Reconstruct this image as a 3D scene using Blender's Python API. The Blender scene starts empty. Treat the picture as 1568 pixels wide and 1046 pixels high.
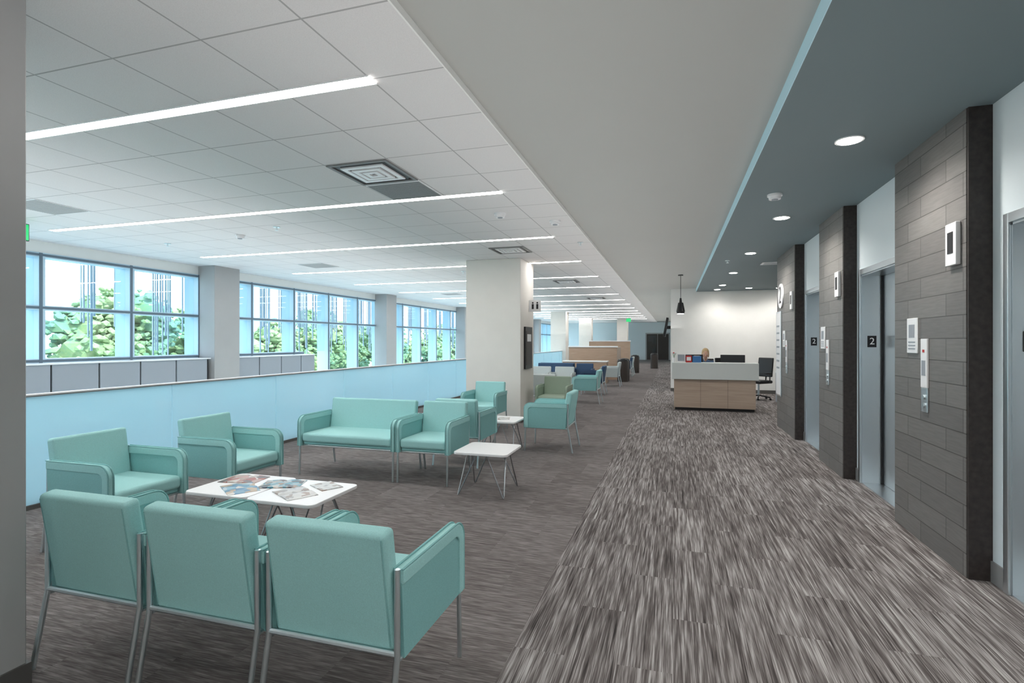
import bpy, bmesh, math, random
from mathutils import Vector, Matrix, Euler, noise as mnoise
random.seed(7)
S=bpy.context.scene
COL=S.collection
# ---------------------------------------------------------------- materials
def mat(name,color=(.8,.8,.8),rough=.6,metal=0.,emit=None,estr=0.,spec=.4,noise=0.,nscale=60.,bump=0.,coat=0.):
    m=bpy.data.materials.new(name); m.use_nodes=True
    nt=m.node_tree; b=nt.nodes['Principled BSDF']
    b.inputs['Base Color'].default_value=(*color,1); b.inputs['Roughness'].default_value=rough
    b.inputs['Metallic'].default_value=metal; b.inputs['Specular IOR Level'].default_value=spec
    b.inputs['Coat Weight'].default_value=coat
    if emit: 
        b.inputs['Emission Color'].default_value=(*emit,1); b.inputs['Emission Strength'].default_value=estr
    if noise or bump:
        tc=nt.nodes.new('ShaderNodeTexCoord'); n=nt.nodes.new('ShaderNodeTexNoise')
        n.inputs['Scale'].default_value=nscale; n.inputs['Detail'].default_value=4
        nt.links.new(tc.outputs['Object'],n.inputs['Vector'])
        if noise:
            r=nt.nodes.new('ShaderNodeMapRange'); r.inputs['From Min'].default_value=.3; r.inputs['From Max'].default_value=.7
            r.inputs['To Min'].default_value=1-noise; r.inputs['To Max'].default_value=1+noise
            mx=nt.nodes.new('ShaderNodeVectorMath'); mx.operation='SCALE'; mx.inputs[0].default_value=color
            nt.links.new(n.outputs['Fac'],r.inputs['Value']); nt.links.new(r.outputs[0],mx.inputs['Scale'])
            nt.links.new(mx.outputs[0],b.inputs['Base Color'])
        if bump:
            bp=nt.nodes.new('ShaderNodeBump'); bp.inputs['Strength'].default_value=bump; bp.inputs['Distance'].default_value=.002
            nt.links.new(n.outputs['Fac'],bp.inputs['Height']); nt.links.new(bp.outputs[0],b.inputs['Normal'])
    return m
class NT:
    def __init__(s,name):
        s.m=bpy.data.materials.new(name); s.m.use_nodes=True; s.nt=s.m.node_tree; s.b=s.nt.nodes['Principled BSDF']
    def n(s,t,**k):
        x=s.nt.nodes.new(t)
        for a,v in k.items(): setattr(x,a,v)
        return x
    def l(s,a,b): s.nt.links.new(a,b)
    def math(s,op,a,b=None,c=None):
        x=s.n('ShaderNodeMath',operation=op)
        for i,v in enumerate((a,b,c)):
            if v is None: continue
            if isinstance(v,(int,float)): x.inputs[i].default_value=v
            else: s.l(v,x.inputs[i])
        return x.outputs[0]
    def pos(s):
        g=s.n('ShaderNodeNewGeometry'); sp=s.n('ShaderNodeSeparateXYZ'); s.l(g.outputs['Position'],sp.inputs[0]); return sp.outputs
    def comb(s,x,y,z=0.):
        c=s.n('ShaderNodeCombineXYZ')
        for i,v in enumerate((x,y,z)):
            if isinstance(v,(int,float)): c.inputs[i].default_value=v
            else: s.l(v,c.inputs[i])
        return c.outputs[0]
    def ramp(s,f,stops):
        r=s.n('ShaderNodeValToRGB'); e=r.color_ramp.elements
        while len(e)<len(stops): e.new(.5)
        for q,(p,c) in zip(e,stops): q.position=p; q.color=(*c,1)
        s.l(f,r.inputs[0]); return r.outputs[0]
def carpet(name,along_y,pw,pl,fine,coarse,contrast,cols,wc=.4):
    k=NT(name); p=k.pos()
    a,b=(p[0],p[1]) if along_y else (p[1],p[0])   # a across streak, b along
    ia=k.math('FLOOR',k.math('DIVIDE',a,pw))
    off=k.math('MULTIPLY',k.math('MODULO',k.math('ABSOLUTE',ia),2.),.5)
    ib=k.math('FLOOR',k.math('ADD',k.math('DIVIDE',b,pl),off))
    wn=k.n('ShaderNodeTexWhiteNoise',noise_dimensions='2D'); k.l(k.comb(ia,ib),wn.inputs['Vector'])
    w=k.math('MULTIPLY',wn.outputs['Value'],37.)
    def nz(sa,sb,det):
        n=k.n('ShaderNodeTexNoise',noise_dimensions='4D'); n.inputs['Scale'].default_value=1; n.inputs['Detail'].default_value=det
        n.inputs['Roughness'].default_value=.55
        k.l(k.comb(k.math('MULTIPLY',a,sa),k.math('MULTIPLY',b,sb)),n.inputs['Vector']); k.l(w,n.inputs['W']); return n.outputs['Fac']
    f1=nz(fine[0],fine[1],3); f2=nz(coarse[0],coarse[1],2)
    f=k.math('ADD',k.math('MULTIPLY',f1,1-wc),k.math('MULTIPLY',f2,wc))
    f=k.math('ADD',k.math('MULTIPLY',k.math('SUBTRACT',f,.5),contrast),.5)
    f=k.math('ADD',f,k.math('MULTIPLY',k.math('SUBTRACT',wn.outputs['Value'],.5),.12))
    c=k.ramp(f,cols); k.l(c,k.b.inputs['Base Color'])
    k.b.inputs['Roughness'].default_value=.95; k.b.inputs['Specular IOR Level'].default_value=.1
    return k.m
M={}
M['carpet_c']=carpet('carpet_corridor_streaks',True,.25,1.0,(210,4.2),(52,2.3),2.7,[(.08,(.038,.033,.032)),(.42,(.132,.117,.113)),(.62,(.26,.24,.235)),(.9,(.48,.46,.452))],.47)
M['carpet_l']=carpet('carpet_lounge_streaks',False,.5,.5,(190,10),(70,6),2.1,[(.05,(.065,.057,.055)),(.45,(.148,.132,.128)),(.75,(.26,.238,.233)),(.95,(.38,.355,.35))])
def tile_mat():
    k=NT('wall_tile_planks'); p=k.pos()
    v=k.comb(k.math('ADD',p[0],p[1]),p[2])
    b=k.n('ShaderNodeTexBrick'); b.offset=.37; b.inputs['Scale'].default_value=1.; b.inputs['Brick Width'].default_value=.61; b.inputs['Row Height'].default_value=.152
    b.inputs['Mortar Size'].default_value=.0035; b.inputs['Color1'].default_value=(.138,.130,.125,1); b.inputs['Color2'].default_value=(.178,.168,.161,1); b.inputs['Mortar'].default_value=(.055,.050,.047,1)
    k.l(v,b.inputs['Vector'])
    n=k.n('ShaderNodeTexNoise'); n.inputs['Scale'].default_value=1; n.inputs['Detail'].default_value=5
    k.l(k.comb(k.math('MULTIPLY',k.math('ADD',p[0],p[1]),6.),k.math('MULTIPLY',p[2],70.)),n.inputs['Vector'])
    r=k.n('ShaderNodeMapRange'); r.inputs['From Min'].default_value=.3; r.inputs['From Max'].default_value=.7; r.inputs['To Min'].default_value=.88; r.inputs['To Max'].default_value=1.12
    k.l(n.outputs['Fac'],r.inputs['Value'])
    s=k.n('ShaderNodeVectorMath',operation='SCALE'); k.l(b.outputs['Color'],s.inputs[0]); k.l(r.outputs[0],s.inputs['Scale']); k.l(s.outputs[0],k.b.inputs['Base Color'])
    k.b.inputs['Roughness'].default_value=.45
    bp=k.n('ShaderNodeBump'); bp.inputs['Strength'].default_value=.6; bp.inputs['Distance'].default_value=.003; bp.invert=True
    k.l(b.outputs['Fac'],bp.inputs['Height']); k.l(bp.outputs[0],k.b.inputs['Normal'])
    return k.m
M['tile']=tile_mat()
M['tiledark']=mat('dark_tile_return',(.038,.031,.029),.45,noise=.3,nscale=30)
def ceil_grid():
    k=NT('acoustic_ceiling_tile'); p=k.pos()
    def line(c,o):
        f=k.math('FRACT',k.math('DIVIDE',k.math('ADD',c,100*.61-o),.61))
        d=k.math('ABSOLUTE',k.math('SUBTRACT',f,.5))
        return k.math('GREATER_THAN',d,.5-.009)
    g=k.math('MAXIMUM',line(p[0],-1.70),line(p[1],2.74))
    n=k.n('ShaderNodeTexNoise'); n.inputs['Scale'].default_value=220; gg=k.n('ShaderNodeNewGeometry'); k.l(gg.outputs['Position'],n.inputs['Vector'])
    c=k.ramp(n.outputs['Fac'],[(.3,(.69,.672,.67)),(.6,(.76,.742,.74))])
    mx=k.n('ShaderNodeMix',data_type='RGBA'); k.l(g,mx.inputs['Factor']); k.l(c,mx.inputs[6]); mx.inputs[7].default_value=(.42,.41,.41,1)
    k.l(mx.outputs[2],k.b.inputs['Base Color']); k.b.inputs['Roughness'].default_value=.9
    return k.m
M['ctile']=ceil_grid()
M['cmid']=mat('ceiling_paint_grey',(.47,.475,.455),.8,noise=.015,nscale=.6)
M['cdark']=mat('ceiling_paint_slate',(.185,.235,.25),.7,noise=.02,nscale=.6)
M['cblue']=mat('ceiling_step_blue',(.58,.83,.93),.6)
M['white']=mat('paint_white',(.84,.84,.82),.6,noise=.015,nscale=4)
M['warmwhite']=mat('column_paint',(.82,.79,.74),.6,noise=.015,nscale=4)
M['bluewall']=mat('paint_pale_blue',(.74,.81,.84),.5)
M['greywall']=mat('paint_grey',(.40,.40,.40),.7,noise=.02,nscale=4)
M['pgrey']=mat('panel_grey',(.32,.35,.39),.5)
M['base']=mat('baseboard_rubber',(.10,.095,.09),.5)
M['basegrey']=mat('baseboard_grey',(.22,.22,.22),.5)
def steel():
    k=NT('brushed_stainless'); tc=k.n('ShaderNodeTexCoord'); mp=k.n('ShaderNodeMapping'); mp.inputs['Scale'].default_value=(400,400,2)
    n=k.n('ShaderNodeTexNoise'); n.inputs['Scale'].default_value=1.; k.l(tc.outputs['Object'],mp.inputs[0]); k.l(mp.outputs[0],n.inputs['Vector'])
    r=k.n('ShaderNodeMapRange'); r.inputs['To Min'].default_value=.26; r.inputs['To Max'].default_value=.34; k.l(n.outputs['Fac'],r.inputs['Value']); k.l(r.outputs[0],k.b.inputs['Roughness'])
    k.b.inputs['Metallic'].default_value=1; k.b.inputs['Base Color'].default_value=(.74,.79,.82,1); return k.m
M['steel']=steel()
M['chrome']=mat('chair_frame_metal',(.72,.80,.83),.3,1.)
M['wire']=mat('dark_wire',(.34,.35,.36),.3,1.)
def fabric(n,c): return mat(n,c,.75,noise=.08,nscale=260,bump=.25,spec=.3)
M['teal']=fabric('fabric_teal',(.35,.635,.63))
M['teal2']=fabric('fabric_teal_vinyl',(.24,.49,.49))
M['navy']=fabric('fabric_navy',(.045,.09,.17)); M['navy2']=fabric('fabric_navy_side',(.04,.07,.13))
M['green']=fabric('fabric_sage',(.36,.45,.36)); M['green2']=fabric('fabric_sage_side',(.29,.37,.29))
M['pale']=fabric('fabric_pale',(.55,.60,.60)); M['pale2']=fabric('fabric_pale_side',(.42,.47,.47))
M['lam']=mat('white_laminate',(.86,.86,.87),.3)
M['black']=mat('black_plastic',(.012,.012,.014),.4)
M['dark']=mat('dark_brown',(.05,.04,.035),.5)
M['frame']=mat('window_frame',(.50,.66,.77),.4)
M['framed']=mat('window_gasket',(.12,.17,.22),.5)
M['strip']=mat('strip_light_lens',(1,1,1),.5,emit=(1,.965,.93),estr=13.)
M['lens']=mat('downlight_lens',(1,1,1),.5,emit=(1,.95,.88),estr=20.)
M['red']=mat('red_plastic',(.5,.03,.03),.5); M['bluep']=mat('blue_plastic',(.05,.18,.42),.5)
M['exit']=mat('exit_green',(.01,.25,.08),.5,emit=(.02,.5,.15),estr=.5)
M['skin']=mat('skin',(.62,.38,.28),.55); M['hair']=mat('hair_blond',(.50,.36,.20),.6,noise=.3,nscale=90); M['cloth']=mat('clothes_slate_blue',(.07,.12,.2),.8)
M['lip']=mat('lips',(.5,.2,.17),.5)
M['wash']=mat('desk_counter_solid',(.66,.70,.69),.35)
def wood(name,c1,c2,vert=False):
    k=NT(name); tc=k.n('ShaderNodeTexCoord'); mp=k.n('ShaderNodeMapping'); mp.inputs['Scale'].default_value=(2,2,45) if not vert else (45,45,2)
    n=k.n('ShaderNodeTexNoise'); n.inputs['Scale'].default_value=1; n.inputs['Detail'].default_value=5; k.l(tc.outputs['Object'],mp.inputs[0]); k.l(mp.outputs[0],n.inputs['Vector'])
    k.l(k.ramp(n.outputs['Fac'],[(.3,c1),(.7,c2)]),k.b.inputs['Base Color']); k.b.inputs['Roughness'].default_value=.45; return k.m
M['wood']=wood('wood_maple',(.42,.32,.25),(.50,.40,.32)); M['woodt']=wood('wood_oak_tan',(.38,.26,.18),(.48,.35,.26))
def milky():
    k=NT('frosted_blue_glass'); nt=k.nt; out=nt.nodes['Material Output']
    d=k.n('ShaderNodeBsdfDiffuse'); d.inputs[0].default_value=(.66,.90,1.,1)
    t=k.n('ShaderNodeBsdfTranslucent'); t.inputs[0].default_value=(.72,.93,1,1)
    tr=k.n('ShaderNodeBsdfTransparent'); tr.inputs[0].default_value=(.85,.96,1,1)
    g=k.n('ShaderNodeBsdfGlossy'); g.inputs['Roughness'].default_value=.06
    a=k.n('ShaderNodeMixShader'); a.inputs[0].default_value=.5; k.l(d.outputs[0],a.inputs[1]); k.l(t.outputs[0],a.inputs[2])
    b=k.n('ShaderNodeMixShader'); b.inputs[0].default_value=.14; k.l(a.outputs[0],b.inputs[1]); k.l(tr.outputs[0],b.inputs[2])
    c=k.n('ShaderNodeMixShader'); c.inputs[0].default_value=.10; k.l(b.outputs[0],c.inputs[1]); k.l(g.outputs[0],c.inputs[2])
    k.l(c.outputs[0],out.inputs[0]); return k.m
M['milky']=milky()
def clear():
    k=NT('window_glass'); out=k.nt.nodes['Material Output']
    tr=k.n('ShaderNodeBsdfTransparent'); tr.inputs[0].default_value=(.88,.96,1,1)
    g=k.n('ShaderNodeBsdfGlossy'); g.inputs['Roughness'].default_value=.02
    c=k.n('ShaderNodeMixShader'); c.inputs[0].default_value=.05; k.l(tr.outputs[0],c.inputs[1]); k.l(g.outputs[0],c.inputs[2]); k.l(c.outputs[0],out.inputs[0]); return k.m
M['glass']=clear()
def leaf():
    k=NT('foliage'); tc=k.n('ShaderNodeTexCoord')
    n=k.n('ShaderNodeTexNoise'); n.inputs['Scale'].default_value=2.5; n.inputs['Detail'].default_value=6; n.inputs['Roughness'].default_value=.8
    n2=k.n('ShaderNodeTexNoise'); n2.inputs['Scale'].default_value=.2; n2.inputs['Detail'].default_value=2
    k.l(tc.outputs['Object'],n.inputs['Vector']); k.l(tc.outputs['Object'],n2.inputs['Vector'])
    f=k.math('ADD',k.math('MULTIPLY',n.outputs['Fac'],.45),k.math('MULTIPLY',n2.outputs['Fac'],.55))
    k.l(k.ramp(f,[(.38,(.11,.22,.18)),(.47,(.13,.25,.15)),(.54,(.19,.28,.12)),(.62,(.27,.31,.17))]),k.b.inputs['Base Color']); k.b.inputs['Roughness'].default_value=.9
    return k.m
M['leaf']=leaf(); M['bark']=mat('bark',(.1,.09,.08),.9); M['grass']=mat('ground_pale_for_bounce',(.45,.52,.42),.95,noise=.2,nscale=.3)  # ground colour made pale to bounce daylight up onto the ceiling
M['ext']=mat('glass_streak_rod',(.42,.46,.52),.4)
def magm(i,hue):
    k=NT('magazine_cover_%d'%i); tc=k.n('ShaderNodeTexCoord'); v=k.n('ShaderNodeTexVoronoi'); v.inputs['Scale'].default_value=16+3*i
    k.l(tc.outputs['Object'],v.inputs['Vector']); n=k.n('ShaderNodeSeparateColor'); k.l(v.outputs['Color'],n.inputs[0])
    k.l(k.ramp(n.outputs[0],hue),k.b.inputs['Base Color']); k.b.inputs['Roughness'].default_value=.3; return k.m
W=(.6,.6,.58)
MAG=[magm(0,[(.2,(.35,.10,.08)),(.45,W),(.7,(.40,.30,.25)),(.9,(.12,.11,.12))]),
     magm(1,[(.2,(.06,.2,.35)),(.45,(.22,.42,.52)),(.7,W),(.9,(.45,.35,.25))]),
     magm(2,[(.2,(.08,.26,.34)),(.5,W),(.7,(.35,.2,.12)),(.9,(.05,.06,.08))]),
     magm(3,[(.2,W),(.6,(.5,.5,.5)),(.8,(.3,.3,.31)),(.95,(.35,.25,.2))])]
# ---------------------------------------------------------------- builder
class B:
    def __init__(s): s.bm=bmesh.new(); s.mats=[]
    def mi(s,m):
        if isinstance(m,str): m=M[m]
        if m not in s.mats: s.mats.append(m)
        return s.mats.index(m)
    def add(s,t,m,mtx=None):
        i=s.mi(m)
        for f in t.faces: f.material_index=i; f.smooth=True
        if mtx is not None: bmesh.ops.transform(t,matrix=mtx,verts=t.verts)
        bmesh.ops.recalc_face_normals(t,faces=t.faces)
        me=bpy.data.meshes.new('t'); t.to_mesh(me); t.free(); s.bm.from_mesh(me); bpy.data.meshes.remove(me)
    def box(s,m,x0,x1,y0,y1,z0,z1,bev=0.,seg=3,rot=None,mtx=None):
        t=bmesh.new(); bmesh.ops.create_cube(t,size=1)
        bmesh.ops.scale(t,vec=(x1-x0,y1-y0,z1-z0),verts=t.verts)
        if bev: bmesh.ops.bevel(t,geom=t.edges[:],offset=bev,segments=seg,profile=.5,affect='EDGES')
        mt=Matrix.Translation(((x0+x1)/2,(y0+y1)/2,(z0+z1)/2))
        if rot: mt=mt@Euler(rot).to_matrix().to_4x4()
        if mtx is not None: mt=mtx@mt
        s.add(t,m,mt)
    def prism(s,m,pts,a0,a1,axis='x',bev=0.,seg=2):
        t=bmesh.new(); vs=[]
        for (u,v) in pts:
            vs.append(t.verts.new({'x':(a0,u,v),'y':(u,a0,v),'z':(u,v,a0)}[axis]))
        f=t.faces.new(vs); r=bmesh.ops.extrude_face_region(t,geom=[f])
        d={'x':(a1-a0,0,0),'y':(0,a1-a0,0),'z':(0,0,a1-a0)}[axis]
        bmesh.ops.translate(t,vec=d,verts=[v for v in r['geom'] if isinstance(v,bmesh.types.BMVert)])
        if bev:
            es=[e for e in t.edges if len(e.link_faces)==2 and e.calc_face_angle(0)>1.2]
            bmesh.ops.bevel(t,geom=es,offset=bev,segments=seg,profile=.5,affect='EDGES')
        s.add(t,m)
    def cyl(s,m,c,r,h,r2=None,n=24,rot=None,bev=0.):
        t=bmesh.new(); bmesh.ops.create_cone(t,cap_ends=True,segments=n,radius1=r,radius2=r if r2 is None else r2,depth=h)
        if bev: bmesh.ops.bevel(t,geom=[e for e in t.edges if e.calc_face_angle(0)>1],offset=bev,segments=3,affect='EDGES')
        mt=Matrix.Translation(c)
        if rot: mt=mt@Euler(rot).to_matrix().to_4x4()
        s.add(t,m,mt)
    def sph(s,m,c,sc,n=20,rot=None):
        t=bmesh.new(); bmesh.ops.create_uvsphere(t,u_segments=n,v_segments=n//2+2,radius=1)
        mt=Matrix.Translation(c)
        if rot: mt=mt@Euler(rot).to_matrix().to_4x4()
        s.add(t,m,mt@Matrix.Diagonal((*sc,1)))
    def tube(s,m,pts,r,n=8):
        t=bmesh.new(); P=[Vector(p) for p in pts]; rings=[]
        ref=Vector((.31,.17,.93)); 
        for i,p in enumerate(P):
            a=(P[i]-P[i-1]).normalized() if i>0 else None; b=(P[i+1]-P[i]).normalized() if i<len(P)-1 else None
            d=(a+b).normalized() if a and b else (a or b)
            if abs(d.dot(ref))>.97: ref=Vector((.9,.3,.1))
            u=d.cross(ref).normalized(); v=d.cross(u).normalized()
            rings.append([t.verts.new(p+(u*math.cos(2*math.pi*k/n)+v*math.sin(2*math.pi*k/n))*r) for k in range(n)])
        for i in range(len(rings)-1):
            for k in range(n): t.faces.new((rings[i][k],rings[i][(k+1)%n],rings[i+1][(k+1)%n],rings[i+1][k]))
        t.faces.new(rings[0]); t.faces.new(rings[-1]); s.add(t,m)
    def mesh(s,name,sharp=True):
        me=bpy.data.meshes.new(name); s.bm.to_mesh(me); s.bm.free()
        for m in s.mats: me.materials.append(m)
        if sharp: me.set_sharp_from_angle(angle=math.radians(38))
        return me
    def done(s,name,loc=(0,0,0),rz=0.,wn=True,sharp=True):
        return place(s.mesh(name,sharp),name,loc,rz,wn)
def place(me,name,loc=(0,0,0),rz=0.,wn=True):
    o=bpy.data.objects.new(name,me); COL.objects.link(o); o.location=loc; o.rotation_euler=(0,0,rz)
    if wn:
        w=o.modifiers.new('wn','WEIGHTED_NORMAL'); w.keep_sharp=True
    return o
def sbox(name,m,x0,x1,y0,y1,z0,z1,bev=0.):
    b=B(); cx,cy,cz=(x0+x1)/2,(y0+y1)/2,(z0+z1)/2
    b.box(m,x0-cx,x1-cx,y0-cy,y1-cy,z0-cz,z1-cz,bev); return b.done(name,(cx,cy,cz),wn=bool(bev))
def text(parent,s,size,m,loc,rot):
    c=bpy.data.curves.new('glyph','FONT'); c.body=s; c.size=size; c.align_x='CENTER'; c.align_y='CENTER'; c.extrude=.001
    o=bpy.data.objects.new('glyph',c); COL.objects.link(o); o.data.materials.append(M[m]); o.location=loc; o.rotation_euler=rot; o.parent=parent
    return o
# ---------------------------------------------------------------- shell
YB,YE=-4.,45.; XW=-9.3
sbox('floor_corridor','carpet_c',-.75,5.5,YB,YE,-.3,0)
sbox('floor_lounge','carpet_l',-5.6,-.75,YB,YE,-.3,0)
sbox('floor_atrium_lower','white',-9.6,-5.6,YB,YE,-4.7,-4.5)
sbox('wall_atrium_lower','white',-5.8,-5.6,YB,YE,-4.5,-.3)
sbox('ceiling_tile','ctile',-9.6,-1.235,YB,YE,3.04,3.2)
sbox('trim_ceiling_tile','white',-1.235,-1.225,YB,YE,3.04,3.2)
sbox('ceiling_mid','cmid',-1.225,.655,YB,YE,3.08,3.2)
sbox('trim_ceiling_step','cblue',.655,.66,YB,16.7,2.98,3.2)
sbox('ceiling_elevator_lobby','cdark',.66,5.5,YB,16.7,2.98,3.2)
sbox('ceiling_roof','greywall',-9.9,5.8,YB-.3,YE+.3,3.2,3.5)
sbox('wall_rear','white',-9.6,5.8,YB-.2,YB,-4.5,3.2)
sbox('wall_end','bluewall',-9.6,-.07,YE-.5,YE,-4.5,3.2)
# reception block
b=B(); b.box('white',-.07,5.5,16.7,17.0,0,3.2); b.box('white',-.07,.13,17,YE,0,3.2); b.done('wall_reception',wn=False)
sbox('baseboard_reception','base',-.07,5.5,16.68,16.7,0,.1)
sbox('wall_right_far','white',5.3,5.5,10.45,16.7,0,3.0)
# ---------------------------------------------------------------- elevator wall
PX=1.78; WX=1.91
OP=[(2.75,3.85),(5.35,6.45),(7.75,8.85)]
b=B(); b.box('bluewall',WX,2.9,YB,9.2,2.2,2.98)
ys=[YB]+[v for o in OP for v in o]+[9.2]
for i in range(0,len(ys),2): b.box('bluewall',WX,2.9,ys[i],ys[i+1],0,2.2)
b.box('bluewall',2.3,2.9,2.7,9,0,2.2)
b.done('wall_right',wn=False)
b=B(); b.box('white',WX,5.5,9.2,10.42,0,2.98); b.done('wall_right_return',wn=False)
PIL=[(1.4,2.6),(4.04,5.19),(6.60,7.60),(9.01,10.45)]
for i,(a,c) in enumerate(PIL):
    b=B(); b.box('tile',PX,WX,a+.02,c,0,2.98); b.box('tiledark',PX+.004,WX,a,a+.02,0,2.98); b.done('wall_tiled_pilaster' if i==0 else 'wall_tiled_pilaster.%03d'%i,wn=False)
b=B()
for (a,c) in [(2.6,2.70),(3.90,4.04),(5.19,5.30),(6.50,6.60),(7.60,7.70),(8.90,9.01)]: b.box('basegrey',WX-.012,WX,a,c,0,.13)
b.done('baseboard_right',wn=False)
for i,(a,c) in enumerate(OP):
    b=B(); T=2.20
    # frame face
    b.box('steel',WX-.018,WX,a-.05,a,0,T+.06,.004); b.box('steel',WX-.018,WX,c,c+.05,0,T+.06,.004); b.box('steel',WX-.018,WX,a,c,T,T+.06,.004)
    # lining
    b.box('steel',WX,2.13,a,a+.012,0,T); b.box('steel',WX,2.13,c-.012,c,0,T); b.box('steel',WX,2.13,a,c,T-.012,T)
    m_=(a+c)/2
    b.box('steel',2.10,2.13,a+.015,m_-.004,.012,T-.012,.004); b.box('steel',2.10,2.13,m_+.004,c-.03,.012,T-.012,.004)
    b.box('black',2.135,2.16,a,c,0,T); b.box('black',2.08,2.11,c-.03,c-.013,0,T)
    b.box('steel',WX,2.2,a,c,0,.01)
    b.box('black',WX+.05,WX+.13,c-.02,c-.012,1.44,1.56)
    b.box('black',WX+.05,WX+.13,a+.012,a+.02,1.44,1.56)
    o=b.done('elevator_door' if i==0 else 'elevator_door.%03d'%i)
    text(o,'2',.10,'lam',(WX+.09,c-.0215,1.5),(math.pi/2,0,0))
# pilaster fixtures
RF=(math.pi/2,0,-math.pi/2)
for i,(a,c) in enumerate(PIL[1:]):
    sfx='' if i==0 else '.%03d'%i
    b=B(); b.box('lam',PX-.03,PX,a+.08,a+.22,2.0,2.28,.006); b.box('black',PX-.033,PX-.028,a+.115,a+.185,2.08,2.22); b.done('elevator_hall_lantern'+sfx)
    b=B(); b.box('steel',PX-.012,PX,a+.53,a+.63,.98,1.16,.004); b.box('lam',PX-.015,PX,a+.53,a+.63,1.16,1.52,.004); b.cyl('chrome',(PX-.015,a+.58,1.09),.018,.012,rot=(0,math.pi/2,0)); b.cyl('chrome',(PX-.015,a+.58,1.03),.018,.012,rot=(0,math.pi/2,0)); b.box('red',PX-.017,PX-.014,a+.565,a+.595,1.42,1.44); b.box('pgrey',PX-.017,PX-.014,a+.55,a+.61,1.25,1.36)
    b.done('elevator_call_panel'+sfx)
    b=B(); b.box('lam',PX-.012,PX,a+.70,a+.88,1.41,1.68,.004); b.box('pgrey',PX-.014,PX-.011,a+.74,a+.84,1.53,1.63)
    for q in range(3): b.box('pgrey',PX-.014,PX-.011,a+.73,a+.85,1.44+q*.025,1.45+q*.025)
    b.done('elevator_notice_sign'+sfx)
b=B(); b.box('steel',PX-.02,PX,10.02,10.42,.55,2.02,.004); b.box('lam',PX-.026,PX-.018,10.04,10.40,.58,1.99)
for q in range(7): b.box('pgrey',PX-.028,PX-.025,10.1,10.34,1.75-q*.12,1.78-q*.12)
b.done('directory_board')
b=B(); b.cyl('lam',(PX-.012,10.05,2.28),.21,.02,rot=(0,math.pi/2,0),n=48); o=b.done('floor_number_sign'); text(o,'2',.42,'black',(PX-.024,10.05,2.28),RF)
# ---------------------------------------------------------------- columns
def column(name,x0,x1,y0,y1,m='warmwhite',top=3.04):
    b=B(); b.box(m,x0,x1,y0,y1,0,top,.006,1); b.box('base',x0-.012,x1+.012,y0-.012,y1+.012,0,.1); return b.done(name)
column('column',-3.74,-2.70,.6,1.6,'greywall')
column('column.001',-3.77,-2.69,9.4,10.34)
column('column.002',-6.1,-5.3,27,27.8); column('column.003',-5.9,-5.1,34.5,35.3); column('column.004',-3.6,-2.9,36,36.7)
b=B(); b.box('black',-2.69,-2.655,9.62,10.12,.98,1.78,.004); b.box('dark',-2.656,-2.65,9.67,10.07,1.05,1.7); b.box('lam',-2.652,-2.648,9.72,10.0,1.5,1.64); b.done('framed_notice')
b=B(); b.box('lam',-2.69,-2.45,9.98,10.0,2.08,2.30,.003); 
for q in (0,1):
    b.cyl('black',(-2.61+q*.09,9.977,2.25),.016,.004,rot=(math.pi/2,0,0)); b.box('black',-2.63+q*.09,-2.59+q*.09,9.975,9.98,2.13,2.225)
b.done('restroom_sign')
# ---------------------------------------------------------------- window wall
ZT=2.86; ZS=1.17; ZL=.1
YS=11.75
b=B(); b.box('white',XW-.3,XW,YB,YE,ZT,3.04)            # header
b.box('pgrey',XW-.3,XW,YB,YS,-1.2,ZS); b.box('pgrey',XW-.3,XW,YS,YE,-1.2,ZL)
b.box('white',XW-.3,XW,YB,YE,-4.7,-4.2)
b.done('wall_left',wn=False)
# panels
b=B(); y=YB; 
joints=[5.62+.7*k for k in range(-13,10)]
for k in range(len(joints)-1):
    y0,y1=joints[k],joints[k+1]
    if y0>8.4 and y1<9.3: continue
    if y1>YS: y1=YS
    if y1-y0<.1: continue
    b.box('pgrey',XW,XW+.35,y0+.012,y1-.012,-1.,ZS-.02,.006)
b.box('black',XW,XW+.33,YB,8.45,-1,ZS-.03); b.box('black',XW,XW+.33,9.15,YS,-1,ZS-.03)
b.box('lam',XW,XW+.37,YB,8.48,ZS-.02,ZS); b.box('lam',XW,XW+.37,9.14,YS,ZS-.02,ZS)
b.done('wall_low_panelling')
b=B()
yy=5.70-1.42*6
k=0; mulls=[]
while yy<YE:
    mulls.append(yy); yy+=1.42
for y in mulls:
    z0=ZS if y<YS else ZL
    b.box('frame',XW-.34,XW+.02,y-.045,y+.045,z0,ZT,.004)
    b.box('framed',XW+.02,XW+.026,y-.04,y+.005,z0,ZT)
    b.box('frame',XW-.22,XW+.02,y-.04,y+.04,-4.2,-1.2)
for (a,c,z0) in ((YB,YS,ZS),(YS,YE,ZL)):
    for z in (z0+.03,2.02,ZT-.03): b.box('frame',XW-.2,XW+.015,a,c,z-.035,z+.035); b.box('framed',XW+.015,XW+.022,a,c,z-.018,z+.018)
b.done('window_frames')
for i in range(len(mulls)-1):
    y=mulls[i]; z0=ZS if y<YS else ZL
    sbox('window_%d'%(i+1),'glass',XW-.1,XW-.09,y+.045,mulls[i+1]-.045,z0+.065,ZT-.065)
def wcol(n,a,c):
    b=B(); b.box('greywall',XW-.02,XW+.42,a,c,-4.5,3.04,.004,1); b.done(n)
for i,a in enumerate((1.75,8.52,15.25,22.0,28.8,35.6)): wcol('column_window'+('' if i==0 else '.%03d'%i),a,a+.65)
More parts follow.
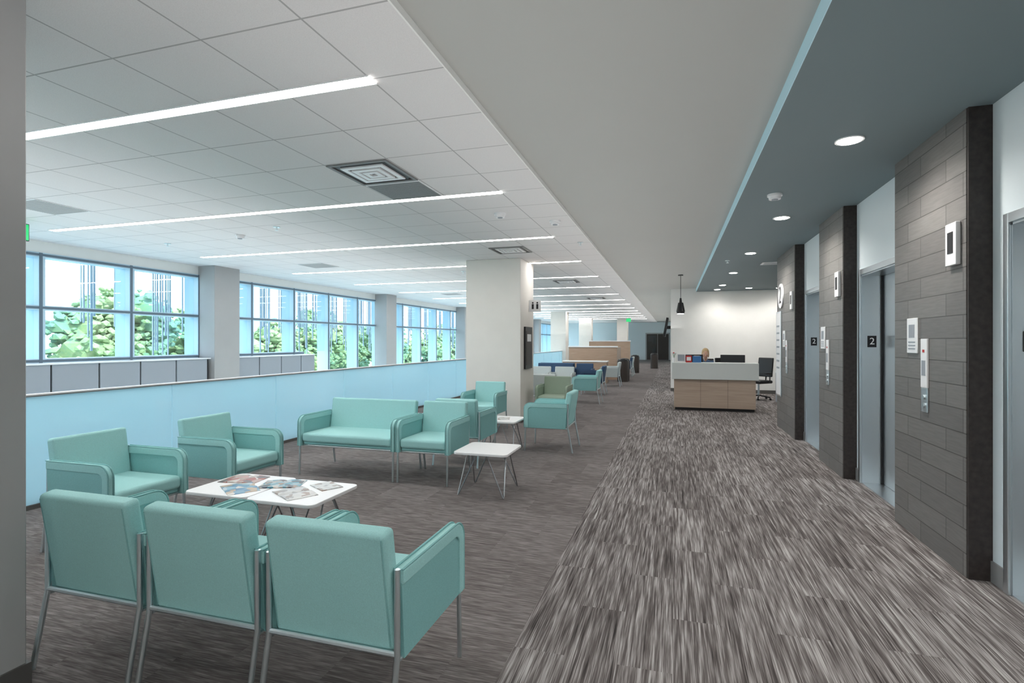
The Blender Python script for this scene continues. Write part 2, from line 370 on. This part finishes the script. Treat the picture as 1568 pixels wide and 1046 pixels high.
# thin rods added outside to stand in for vertical streaks on the glass
b=B()
rf=random.Random(3)
for y in mulls[:-1]:
    for cl in (.32,1.12):
        n=rf.randint(5,8)
        for q in range(n):
            yy=y+cl+(q-n/2)*.055+rf.uniform(-.012,.012); zb=rf.choice((ZT-.9,2.0,1.75,1.5,1.3))-rf.uniform(0,.2); hw=rf.uniform(.008,.018)
            b.box('ext',XW-.62,XW-.60,yy-hw,yy+hw,zb,3.4)
b.box('ext',XW-.64,XW-.3,YB,YE,3.36,3.42)
b.done('window_streak_rods',wn=False)
# ---------------------------------------------------------------- glass guardrail
XR=-5.5; RH=1.03
b=B(); y=4.68-1.66*5
while y<YE-.6:
    y1=min(y+1.66,YE-.55)
    b.box('milky',XR-.008,XR+.008,y+.006,y1-.006,.02,RH-.02); y=y1
b.box('lam',XR-.025,XR+.025,YB,YE-.55,RH-.016,RH,.004)
b.box('basegrey',XR-.022,XR+.022,YB,YE-.55,RH-.026,RH-.016)
b.box('base',XR-.03,XR+.03,YB,YE-.55,0,.04)
b.done('glass_guardrail')
# ---------------------------------------------------------------- ceiling fixtures
def strip(i,y,x0=-8.23,x1=-1.70):
    b=B(); L=(x1-x0)/2
    b.box('strip',-L,L,-.045,.045,-.008,.0); b.box('lam',-L-.012,L+.012,-.055,-.045,-.008,0); b.box('lam',-L-.012,L+.012,.045,.055,-.008,0)
    b.done('ceiling_strip_light'+('' if i==0 else '.%03d'%i),((x0+x1)/2,y,3.04),wn=False)
for i in range(-2,15): strip(i+2,2.74+2.44*i)
def vent(i,x,y,z=3.04,deep=True):
    b=B()
    b.box('black',-.28,.28,-.28,.28,-.004,0)
    for q,(r,zz) in enumerate(((.295,-.012),(.21,-.016),(.14,-.02),(.075,-.022))):
        w=.03 if q==0 else .045
        mm='basegrey' if q==0 else 'lam'
        b.box(mm,-r,r,-r,-r+w,zz,0); b.box(mm,-r,r,r-w,r,zz,0); b.box(mm,-r,-r+w,-r+w,r-w,zz,0); b.box(mm,r-w,r,-r+w,r-w,zz,0)
    b.done('ceiling_air_diffuser'+('' if i==0 else '.%03d'%i),(x,y,z),wn=False)
for i,(x,y) in enumerate([(-2.615,4.265),(-2.615,8.535),(-2.615,13.415),(-2.615,18.9)]): vent(i,x,y)
for i,(x,y) in enumerate([(-6.885,4.265),(-6.885,9.145),(-6.885,15.9),(-2.615,4.875)]):
    b=B(); b.box('lam',-.29,.29,-.29,.29,-.006,0)
    for q in range(22): b.box('basegrey' if i==3 else 'greywall',-.28,.28,-.27+q*.025,-.252+q*.025,-.008,-.005)
    b.done('ceiling_return_air_grille'+('' if i==0 else '.%03d'%i),(x,y,3.04),wn=False)
def detector(i,x,y,z):
    b=B(); b.cyl('lam',(0,0,-.01),.07,.02,n=32); b.cyl('lam',(0,0,-.035),.055,.03,.06,n=32); b.cyl('pgrey',(0,0,-.053),.03,.008,n=24)
    b.done('smoke_detector'+('' if i==0 else '.%03d'%i),(x,y,z))
for i,(x,y,z) in enumerate([(-1.99,6.06,3.04),(-1.44,6.63,3.04),(.98,5.88,2.98),(-6.0,6.2,3.04)]): detector(i,x,y,z)
def sprk(i,x,y,z):
    b=B(); b.cyl('chrome',(0,0,-.004),.045,.008); b.cyl('chrome',(0,0,-.025),.010,.04); b.cyl('chrome',(0,0,-.046),.022,.004); b.done('fire_sprinkler'+('' if i==0 else '.%03d'%i),(x,y,z))
for i,(x,y,z) in enumerate([(-5.1,5.9,3.04),(-1.38,8.2,3.04),(-4.4,10.8,3.04),(-7.6,6.4,3.04),(-4.4,14.3,3.04),(.95,10.4,2.98)]): sprk(i,x,y,z)
def downlight(i,x,y,z,w=45):
    b=B(); b.cyl('lam',(0,0,-.004),.095,.008,n=40); b.cyl('lens',(0,0,-.009),.075,.004,n=40)
    o=b.done('recessed_downlight'+('' if i==0 else '.%03d'%i),(x,y,z))
    l=bpy.data.lights.new('lamp','SPOT'); l.energy=w; l.spot_size=math.radians(150); l.spot_blend=.8; l.shadow_soft_size=.08; l.color=(1,.96,.91)
    lo=bpy.data.objects.new('lamp',l); COL.objects.link(lo); lo.parent=o; lo.location=(0,0,-.03)
dl=[(1.24,y,2.98) for y in (-3.3,-.75,1.85,4.45,7.0,9.65,12.3,14.9)]+[(2.9,12.3,2.98),(2.9,14.9,2.98),(2.0,15.9,2.98),(1.2,16.1,2.98),(2.8,16.1,2.98)]
for i,(x,y,z) in enumerate(dl): downlight(i,x,y,z,48 if i<6 else 20)
b=B(); b.box('lam',-.3,.3,-.15,.15,-.012,0,.003); 
for q in range(5): b.box('pgrey',-.26,.26,-.12+q*.05,-.10+q*.05,-.014,-.01)
b.done('ceiling_return_grille',(1.9,11.0,2.98))
b=B(); b.box('black',-.03,.03,-.03,.03,.2,.24); b.box('black',-.015,.015,-.15,.15,-.02,.2,.004); b.box('exit',-.02,.02,-.14,.14,-.01,.19,.004); b.done('exit_sign',(-7.9,4.55,2.8))
b=B(); b.box('exit',-.14,.14,-.015,.015,-.1,.1,.004); b.box('lam',-.02,.02,-.02,.02,.1,.24); b.done('exit_sign.001',(-2.6,33,2.8))
# ---------------------------------------------------------------- seating
def chair_mesh(w,m1,m2,name,nseat=1):
    h=w/2; b=B(); at=.047
    si=h-at
    # seat cushions
    b.box(m1,-si,si,-.335,.24,.365,.465,.03,4)
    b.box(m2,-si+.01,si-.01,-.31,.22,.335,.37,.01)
    # back (leaning)
    ang=math.radians(-9)
    b.box(m1,-si-.004,si+.004,-.04,.04,-.235,.235,.022,4,mtx=Matrix.Translation((0,.245,.575))@Euler((ang,0,0)).to_matrix().to_4x4())
    # piping seam on back edge
    R=Matrix.Translation((0,.245,.575))@Euler((ang,0,0)).to_matrix().to_4x4()
    for sx in (-1,1):
        b.tube(m2,[R@Vector((sx*(si-.012),.037,-.21)),R@Vector((sx*(si-.012),.037,.215))],.0045,6)
    # arms
    def arc(cx,cz,r,a0,a1,n=7): return [(cx+r*math.cos(math.radians(a0+(a1-a0)*i/n)),cz+r*math.sin(math.radians(a0+(a1-a0)*i/n))) for i in range(n+1)]
    for sx in (-1,1):
        x0,x1=(si,h) if sx>0 else (-h,-si)
        outer=[(.255,.655)]+arc(-.255,.57,.085,90,180)+[(-.34,.32)]
        inner=[(-.285,.32)]+list(reversed(arc(-.24,.555,.045,90,180)))+[(.255,.60)]
        b.prism(m1,outer+inner,x0,x1,'x',.008,2)
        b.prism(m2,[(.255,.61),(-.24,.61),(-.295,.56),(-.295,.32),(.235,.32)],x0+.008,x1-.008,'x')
        for xx in (x0+.005,x1-.005):
            b.tube(m2,[(xx,p[0]*1.012,p[1]+.003) for p in outer],.0045,6)
        xm=(x0+x1)/2
        # frame: front leg, rear leg
        b.tube('chrome',[(xm,-.325,.35),(xm,-.335,.0)],.011,10)
        b.tube('chrome',[(xm,.262,.66),(xm,.262,.34),(xm,.325,.0)],.012,10)
        b.tube('chrome',[(xm,-.32,.322),(xm,.255,.322)],.010,8)
    b.tube('chrome',[(-h+.03,-.29,.325),(h-.03,-.29,.325)],.010,8)
    b.tube('chrome',[(-h+.03,.262,.345),(h-.03,.262,.345)],.011,8)
    return b.mesh(name)
CH={c:chair_mesh(.62,c,c+'2','armchair_'+c) for c in ('teal','navy','green','pale')}
LV={c:chair_mesh(1.23,c,c+'2','loveseat_'+c,2) for c in ('teal','navy')}
cnt={}
def put(me,name,x,y,rz):
    n=cnt.get(name,0); cnt[name]=n+1
    return place(me,name if n==0 else '%s.%03d'%(name,n),(x,y,0),math.radians(rz))
for x in (-1.26,-1.89,-2.52): put(CH['teal'],'armchair',x,2.01,180)
put(CH['teal'],'armchair',-3.98,2.93,90); put(CH['teal'],'armchair',-3.92,3.92,90)
put(LV['teal'],'loveseat',-3.455,5.38,0); put(CH['teal'],'armchair',-2.52,5.38,0)
put(CH['teal'],'armchair',-2.50,6.20,180)
put(CH['teal'],'armchair',-3.03,8.42,0)
put(CH['teal'],'armchair',-1.62,7.33,-90)
put(CH['green'],'armchair',-2.2,10.1,0)
put(CH['pale'],'armchair',-2.62,11.2,180)
put(CH['pale'],'armchair',-3.3,11.2,180)
put(CH['navy'],'armchair',-2.15,15.2,-90)
put(LV['navy'],'loveseat',-3.6,16.4,0); put(LV['navy'],'loveseat',-3.6,17.2,180); put(CH['navy'],'armchair',-2.66,16.4,0)
put(CH['pale'],'armchair',-3.5,14.1,0); put(CH['pale'],'armchair',-2.85,14.1,0)
put(CH['pale'],'armchair',-2.0,18.1,-90); put(CH['pale'],'armchair',-4.2,11.6,90)
put(CH['teal'],'armchair',-2.0,13.0,-90); put(CH['navy'],'armchair',-2.0,23.5,-90); put(CH['pale'],'armchair',-2.0,24.6,-90)
def table_mesh():
    b=B(); s=.275; r=.05; pts=[]
    for (cx,cy,a0) in ((s-r,s-r,0),(-s+r,s-r,90),(-s+r,-s+r,180),(s-r,-s+r,270)):
        for i in range(6):
            a=math.radians(a0+90*i/5); pts.append((cx+r*math.cos(a),cy+r*math.sin(a)))
    b.prism('lam',pts,.405,.43,'z',.006,2)
    for sx in (-1,1):
        for sy in (-1,1):
            f=Vector((sx*.235,sy*.235,.008))
            b.tube('wire',[(sx*.05,sy*.20,.402),f+Vector((-sx*.012,0,.012)),f,f+Vector((0,-sy*.012,.012)),(sx*.20,sy*.05,.402)],.006,8)
    b.tube('wire',[(-.2,-.2,.398),(.2,-.2,.398),(.2,.2,.398),(-.2,.2,.398),(-.2,-.2,.398)],.006,6)
    return b.mesh('side_table')
TM=table_mesh()
for (x,y) in ((-3.085,3.22),(-2.525,3.20),(-1.775,5.03),(-2.28,7.0),(-2.75,12.6),(-3.1,15.2)): put(TM,'side_table',x,y,0)
# magazines
def magazine(i,x,y,rz,mt,open_=True,z=.43):
    b=B()
    if open_:
        for sx in (-1,1):
            n=6; pts=[(sx*.15*k/n,.003+.007*math.sin(math.pi*(k/n)**.6)) for k in range(n+1)]
            low=[(p[0],0.) for p in reversed(pts)]
            b.prism(mt,pts+low,-.105,.105,'y')
    else: b.box(mt,-.08,.08,-.105,.105,0,.006,.001,1)
    b.done('magazine'+('' if i==0 else '.%03d'%i),(x,y,z),math.radians(rz),wn=False)
magazine(0,-3.18,3.33,8,MAG[0]); magazine(1,-3.02,3.12,-35,MAG[1]); magazine(2,-2.80,3.30,20,MAG[2]); magazine(3,-2.55,3.13,-30,MAG[3]); magazine(4,-2.45,3.35,60,MAG[3],False)
magazine(5,-2.25,7.02,15,MAG[3],False)
# ---------------------------------------------------------------- reception desk
b=B()
b.box('wash',-.03,1.72,12.12,12.50,.68,1.04,.008)
b.box('wood',.02,1.67,12.2,12.36,.06,.68,.003); b.box('black',.04,1.65,12.23,12.36,0,.06)
b.box('wood',.02,.06,12.36,13.15,0,.72); b.box('wood',1.63,1.67,12.36,13.15,0,.72)
b.box('lam',.06,1.63,12.50,13.1,.72,.75,.004); b.box('wash',-.03,.09,12.5,13.2,.72,.9,.006); b.box('wash',1.60,1.72,12.5,13.2,.72,.9,.006)
for q in range(1,3): b.box('dark',.02+q*.55-.002,.02+q*.55+.002,12.197,12.2,.06,.68)
b.done('reception_desk')
b=B(); b.box('black',-.26,.26,-.015,.015,.12,.45,.006); b.box('black',-.03,.03,.0,.04,.01,.2); b.box('black',-.12,.12,-.08,.1,0,.012,.003); mon=b.mesh('computer_monitor')
place(mon,'computer_monitor',(.40,12.85,.75),.25); place(mon,'computer_monitor.001',(1.28,12.85,.75),-.3)
b=B(); b.box('red',-.06,.06,-.04,.04,0,.15,.004); b.box('lam',-.045,.045,-.044,-.04,.04,.12); b.done('brochure_box',(.33,12.32,1.04))
b=B(); b.box('bluep',-.09,.09,-.05,.05,0,.14,.01); b.box('lam',-.06,.06,-.03,.03,.14,.145); b.done('tissue_box',(.50,12.34,1.04))
b=B(); b.box('lam',-.09,.09,-.05,.05,0,.01); b.box('lam',-.09,.09,.0,.01,.0,.19,.002); b.box('pgrey',-.07,.07,-.004,0,.03,.17); b.done('brochure_holder',(.17,12.32,1.04))
b=B(); b.cyl('lam',(0,0,.05),.03,.1); 
for q in range(7):
    a=q*.9; b.tube('green',[(0,0,.08),(.015*math.cos(a),.015*math.sin(a),.15),(.04*math.cos(a),.04*math.sin(a),.2)],.004,6); b.sph('red' if q%2 else 'lam',(.04*math.cos(a),.04*math.sin(a),.21),(.016,.016,.016),10)
b.done('flower_vase',(.02,12.3,1.04))
# pendant
b=B(); b.cyl('black',(0,0,3.07),.06,.02); b.tube('black',[(0,0,3.07),(0,0,2.52)],.006,8); b.cyl('black',(0,0,2.47),.035,.12,.02)
b.cyl('black',(0,0,2.32),.10,.20,.06,n=32); b.cyl('black',(0,0,2.19),.085,.06,.10,n=32); b.cyl('lens',(0,0,2.157),.07,.006,n=32)
o=b.done('pendant_lamp',(.17,13.2,0))
# office chair
def office_chair():
    b=B()
    for q in range(5):
        a=q*2*math.pi/5+.3; b.tube('black',[(0,0,.11),(.29*math.cos(a),.29*math.sin(a),.07)],.018,8); b.sph('black',(.29*math.cos(a),.29*math.sin(a),.03),(.03,.03,.03),12)
    b.cyl('chrome',(0,0,.26),.025,.34); b.box('black',-.24,.24,-.24,.24,.42,.50,.03,4)
    b.box('black',-.22,.22,.24,.29,.58,1.08,.024,4,rot=(-.12,0,0)); b.tube('black',[(0,.1,.43),(0,.27,.45),(0,.29,.62)],.02,8)
    for s in (-1,1): b.tube('black',[(s*.24,.05,.46),(s*.29,.05,.5),(s*.29,.05,.67)],.014,8); b.box('black',s*.29-.03,s*.29+.03,-.12,.12,.67,.70,.01)
    return b.mesh('office_chair')
OC=office_chair()
place(OC,'office_chair',(.74,13.66,0),0); place(OC,'office_chair.001',(2.12,15.0,0),-.8); place(OC,'office_chair.002',(1.35,14.5,0),.4)
b=B(); b.box('pgrey',-.3,.3,-.3,.3,0,.72,.006); b.box('lam',-.31,.31,-.31,.31,.72,.75,.004)
for q in range(3): b.box('base',-.28,.28,-.305,-.3,.05+q*.22,.055+q*.22); b.box('chrome',-.06,.06,-.315,-.3,.18+q*.22,.19+q*.22)
b.done('filing_cabinet',(2.75,14.3,0)) 
# TV on bracket
b=B(); b.box('black',-.035,.035,-.5,.5,-.3,.3,.008,rot=(0,.18,0)); b.box('black',.03,.16,-.05,.05,-.05,.05); b.done('wall_television',(-.22,17.7,1.95))
# ---------------------------------------------------------------- receptionist
def skin_obj(verts,edges,radii,m,sub=2):
    me=bpy.data.meshes.new('sk'); me.from_pydata(verts,edges,[]); o=bpy.data.objects.new('sk',me); COL.objects.link(o)
    sk=o.modifiers.new('s','SKIN'); sk.use_smooth_shade=True
    for i,r in enumerate(radii): me.skin_vertices[0].data[i].radius=r if isinstance(r,tuple) else (r,r); me.skin_vertices[0].data[i].use_root=(i==0)
    ss=o.modifiers.new('d','SUBSURF'); ss.levels=sub; ss.render_levels=sub
    dg=bpy.context.evaluated_depsgraph_get(); e=o.evaluated_get(dg); out=bpy.data.meshes.new_from_object(e); bpy.data.objects.remove(o)
    return out
def addmesh(b,me,m):
    t=bmesh.new(); t.from_mesh(me); b.add(t,m); bpy.data.meshes.remove(me)
b=B()
V=[(0,.10,.56),(0,.10,.72),(0,.08,.92),(0,.05,1.04),(0,.02,1.10),
   (-.16,.06,1.0),(-.21,-.02,.84),(-.17,-.22,.79), (.16,.06,1.0),(.21,-.02,.84),(.17,-.22,.79),
   (-.10,.06,.56),(-.12,-.30,.56),(-.12,-.32,.12),(.10,.06,.56),(.12,-.30,.56),(.12,-.32,.12),(-.12,-.40,.05),(.12,-.40,.05)]
E=[(0,1),(1,2),(2,3),(3,4),(2,5),(5,6),(6,7),(2,8),(8,9),(9,10),(0,11),(11,12),(12,13),(0,14),(14,15),(15,16),(13,17),(16,18)]
Rr=[(.15,.12),(.13,.10),(.15,.10),(.06,.06),(.05,.05),.06,.046,.035,.06,.046,.035,.085,.07,.045,.085,.07,.045,.04,.04]
addmesh(b,skin_obj(V,E,Rr,'cloth'),'cloth')
b.tube('skin',[(0,.04,1.02),(0,.0,1.14)],.045,14)
HM=Matrix.Translation((0,-.02,1.205))@Euler((.35,0,0)).to_matrix().to_4x4()
def hp(*p): return HM@Vector(p)
b.sph('skin',hp(0,0,.0),(.072,.088,.108),24,rot=(.35,0,0)); b.sph('skin',hp(0,-.035,-.07),(.042,.045,.04),16,rot=(.35,0,0))
b.sph('skin',hp(0,-.092,-.015),(.011,.016,.022),10); b.sph('lip',hp(0,-.083,-.055),(.022,.006,.006),10)
for s in (-1,1):
    b.sph('lam',hp(s*.028,-.078,.012),(.013,.008,.009),10); b.sph('dark',hp(s*.028,-.085,.012),(.006,.004,.006),8); b.sph('hair',hp(s*.028,-.084,.034),(.016,.005,.004),8)
    b.sph('skin',hp(s*.073,.01,-.01),(.01,.02,.03),10)
b.sph('hair',hp(0,.022,.028),(.083,.092,.10),24,rot=(.5,0,0)); b.sph('hair',hp(0,.065,-.05),(.07,.05,.09),16,rot=(.35,0,0))
for s in (-1,1): b.sph('hair',hp(s*.066,.02,-.03),(.022,.045,.08),14,rot=(.35,0,0))
for s in (-1,1):
    hx,hy,hz=s*.165,-.25,.785
    v=[(hx,hy,hz),(hx,hy-.045,hz),(hx,hy-.075,hz)]; e=[(0,1),(1,2)]; r=[(.022,.018),(.034,.014),(.034,.012)]
    addmesh(b,skin_obj(v,e,r,'skin',1),'skin')
    for q,L in enumerate((.062,.072,.068,.055)):
        fx=hx+(q-1.5)*.018; y0=hy-.075
        b.tube('skin',[(fx,y0,hz),(fx,y0-L*.5,hz+.004),(fx,y0-L*.85,hz-.006),(fx,y0-L,hz-.014)],.0078,8)
    b.tube('skin',[(hx-s*.028,hy-.03,hz),(hx-s*.05,hy-.06,hz-.003),(hx-s*.055,hy-.085,hz-.008)],.009,8)
b.done('receptionist',(.74,13.5,0.01),wn=False)
# ---------------------------------------------------------------- far furniture
b=B(); b.box('woodt',-4.0,-2.1,21,21.1,0,1.27,.004); b.box('woodt',-4.0,-3.9,21.1,22.6,0,1.27); b.box('woodt',-2.2,-2.1,21.1,22.6,0,1.27); b.box('lam',-4.03,-2.07,20.97,21.13,1.27,1.32,.004); b.box('pale',-3.85,-2.25,21.15,21.7,0,.48,.03)
b.done('booth_partition')
b=B(); b.box('woodt',-3.9,-2.3,19.3,19.8,0,.75,.004); b.box('lam',-3.93,-2.27,19.27,19.83,.75,.79,.004); b.done('wood_credenza')
b=B(); b.box('woodt',-4.4,-2.2,29,29.1,0,1.5,.004); b.box('lam',-4.43,-2.17,28.97,29.13,1.5,1.55); b.done('booth_partition.001')
def bin_(i,x,y):
    b=B(); b.cyl('dark',(0,0,.38),.2,.76,.21,n=28); b.cyl('black',(0,0,.80),.21,.08,.17,n=28,bev=.01); b.cyl('black',(0,0,.85),.10,.02,n=20)
    b.done('trash_bin'+('' if i==0 else '.%03d'%i),(x,y,0))
for i,(x,y) in enumerate(((-1.8,20.2),(-1.8,20.75),(-1.75,26.),(-1.0,30.5))): bin_(i,x,y)
b=B(); b.box('greywall',-.95,.95,-.02,.02,0,2.2); b.box('dark',-.85,-.02,-.03,.0,.02,2.1); b.box('dark',.02,.85,-.03,0,.02,2.1); b.box('glass',-.75,-.12,-.035,-.03,.3,2.0); b.done('door_1',(-1.2,YE-.53,0))
# ---------------------------------------------------------------- outside
sbox('ground','grass',-220,XW-.3,-120,300,-4.9,-4.7)
def np_trees():
    import numpy as np
    t=bmesh.new(); bmesh.ops.create_icosphere(t,subdivisions=1,radius=1)
    base=np.array([v.co[:] for v in t.verts]); faces=np.array([[v.index for v in f.verts] for f in t.faces]); t.free()
    R=np.random.RandomState(5); VV=[];FF=[];n=0; nb=len(base)
    def blobs(C,Sz):
        nonlocal n
        k=len(C)
        v=base[None]*(1+R.uniform(-.4,.4,size=(k,nb,1)))*Sz[:,None,None]*np.array([1,1,.75])+C[:,None,:]
        f=faces[None]+(np.arange(k)*nb)[:,None,None]+n
        VV.append(v.reshape(-1,3)); FF.append(f.reshape(-1,3)); n+=k*nb
    y=-10
    while y<140:
        cx=-36+R.uniform(-5,5); h=R.uniform(8.2,10.8); w=R.uniform(2.4,3.4)
        L=16
        d=R.normal(size=(L,3)); d/=np.linalg.norm(d,axis=1)[:,None]
        lob=np.array([cx,y,-4.7+h*.52])+d*np.array([w,w,h*.42])*R.uniform(.4,.85,size=(L,1))
        for q in range(L):
            m=62; lr=R.uniform(.9,1.5)
            e=R.normal(size=(m,3)); e/=np.linalg.norm(e,axis=1)[:,None]
            blobs(lob[q]+e*lr*R.uniform(.75,1.05,size=(m,1)),R.uniform(.13,.30,size=m))
            blobs(lob[q][None],np.array([lr*.8]))
        y+=R.uniform(2.2,3.4)
    V=np.concatenate(VV); F=np.concatenate(FF)
    me=bpy.data.meshes.new('tree_line'); me.from_pydata(V.tolist(),[],F.tolist()); me.materials.append(M['leaf'])
    o=bpy.data.objects.new('tree_line',me); COL.objects.link(o)
np_trees()
# ---------------------------------------------------------------- world & sun
w=bpy.data.worlds.new('sky'); S.world=w; w.use_nodes=True; nt=w.node_tree; bg=nt.nodes['Background']
tc=nt.nodes.new('ShaderNodeTexCoord'); sp=nt.nodes.new('ShaderNodeSeparateXYZ'); rp=nt.nodes.new('ShaderNodeValToRGB')
rp.color_ramp.elements[0].position=.0; rp.color_ramp.elements[0].color=(.88,.95,1,1); rp.color_ramp.elements[1].position=.6; rp.color_ramp.elements[1].color=(.66,.83,1,1)
nt.links.new(tc.outputs['Generated'],sp.inputs[0]); nt.links.new(sp.outputs[2],rp.inputs[0]); nt.links.new(rp.outputs[0],bg.inputs[0]); bg.inputs[1].default_value=2.3
l=bpy.data.lights.new('sun','SUN'); l.energy=3.5; l.angle=.02; l.color=(1,.97,.92); o=bpy.data.objects.new('sun',l); COL.objects.link(o); o.rotation_euler=Vector((-1,.45,-.9)).to_track_quat('-Z','Y').to_euler()
# area lights without fixtures, added to brighten the ceilings
def added_fill(name,x,y,sx,sy,z,e,col=(1,.985,.96)):
    l=bpy.data.lights.new(name,'AREA'); l.shape='RECTANGLE'; l.size=sx; l.size_y=sy; l.energy=e; l.color=col
    o=bpy.data.objects.new(name,l); COL.objects.link(o); o.location=(x,y,z); o.rotation_euler=(math.pi,0,0)
added_fill('added_fill_atrium',-6.2,20,3.6,46,1.9,62,(1,.93,.89))
added_fill('added_fill_corridor',-.95,20,2.4,46,1.9,82,(1,.975,.95))
added_fill('added_fill_lobby',1.1,6,.6,18,2.0,7)
# ---------------------------------------------------------------- camera
c=bpy.data.cameras.new('camera'); co=bpy.data.objects.new('camera',c); COL.objects.link(co); S.camera=co
c.sensor_width=36; c.lens=36*812/1568; c.clip_start=.05; c.clip_end=500
co.location=(0,0,1.5); co.rotation_euler=(math.pi/2,0,math.radians(16.9))
S.view_settings.view_transform='Standard'; S.view_settings.look='None'; S.view_settings.exposure=1.25
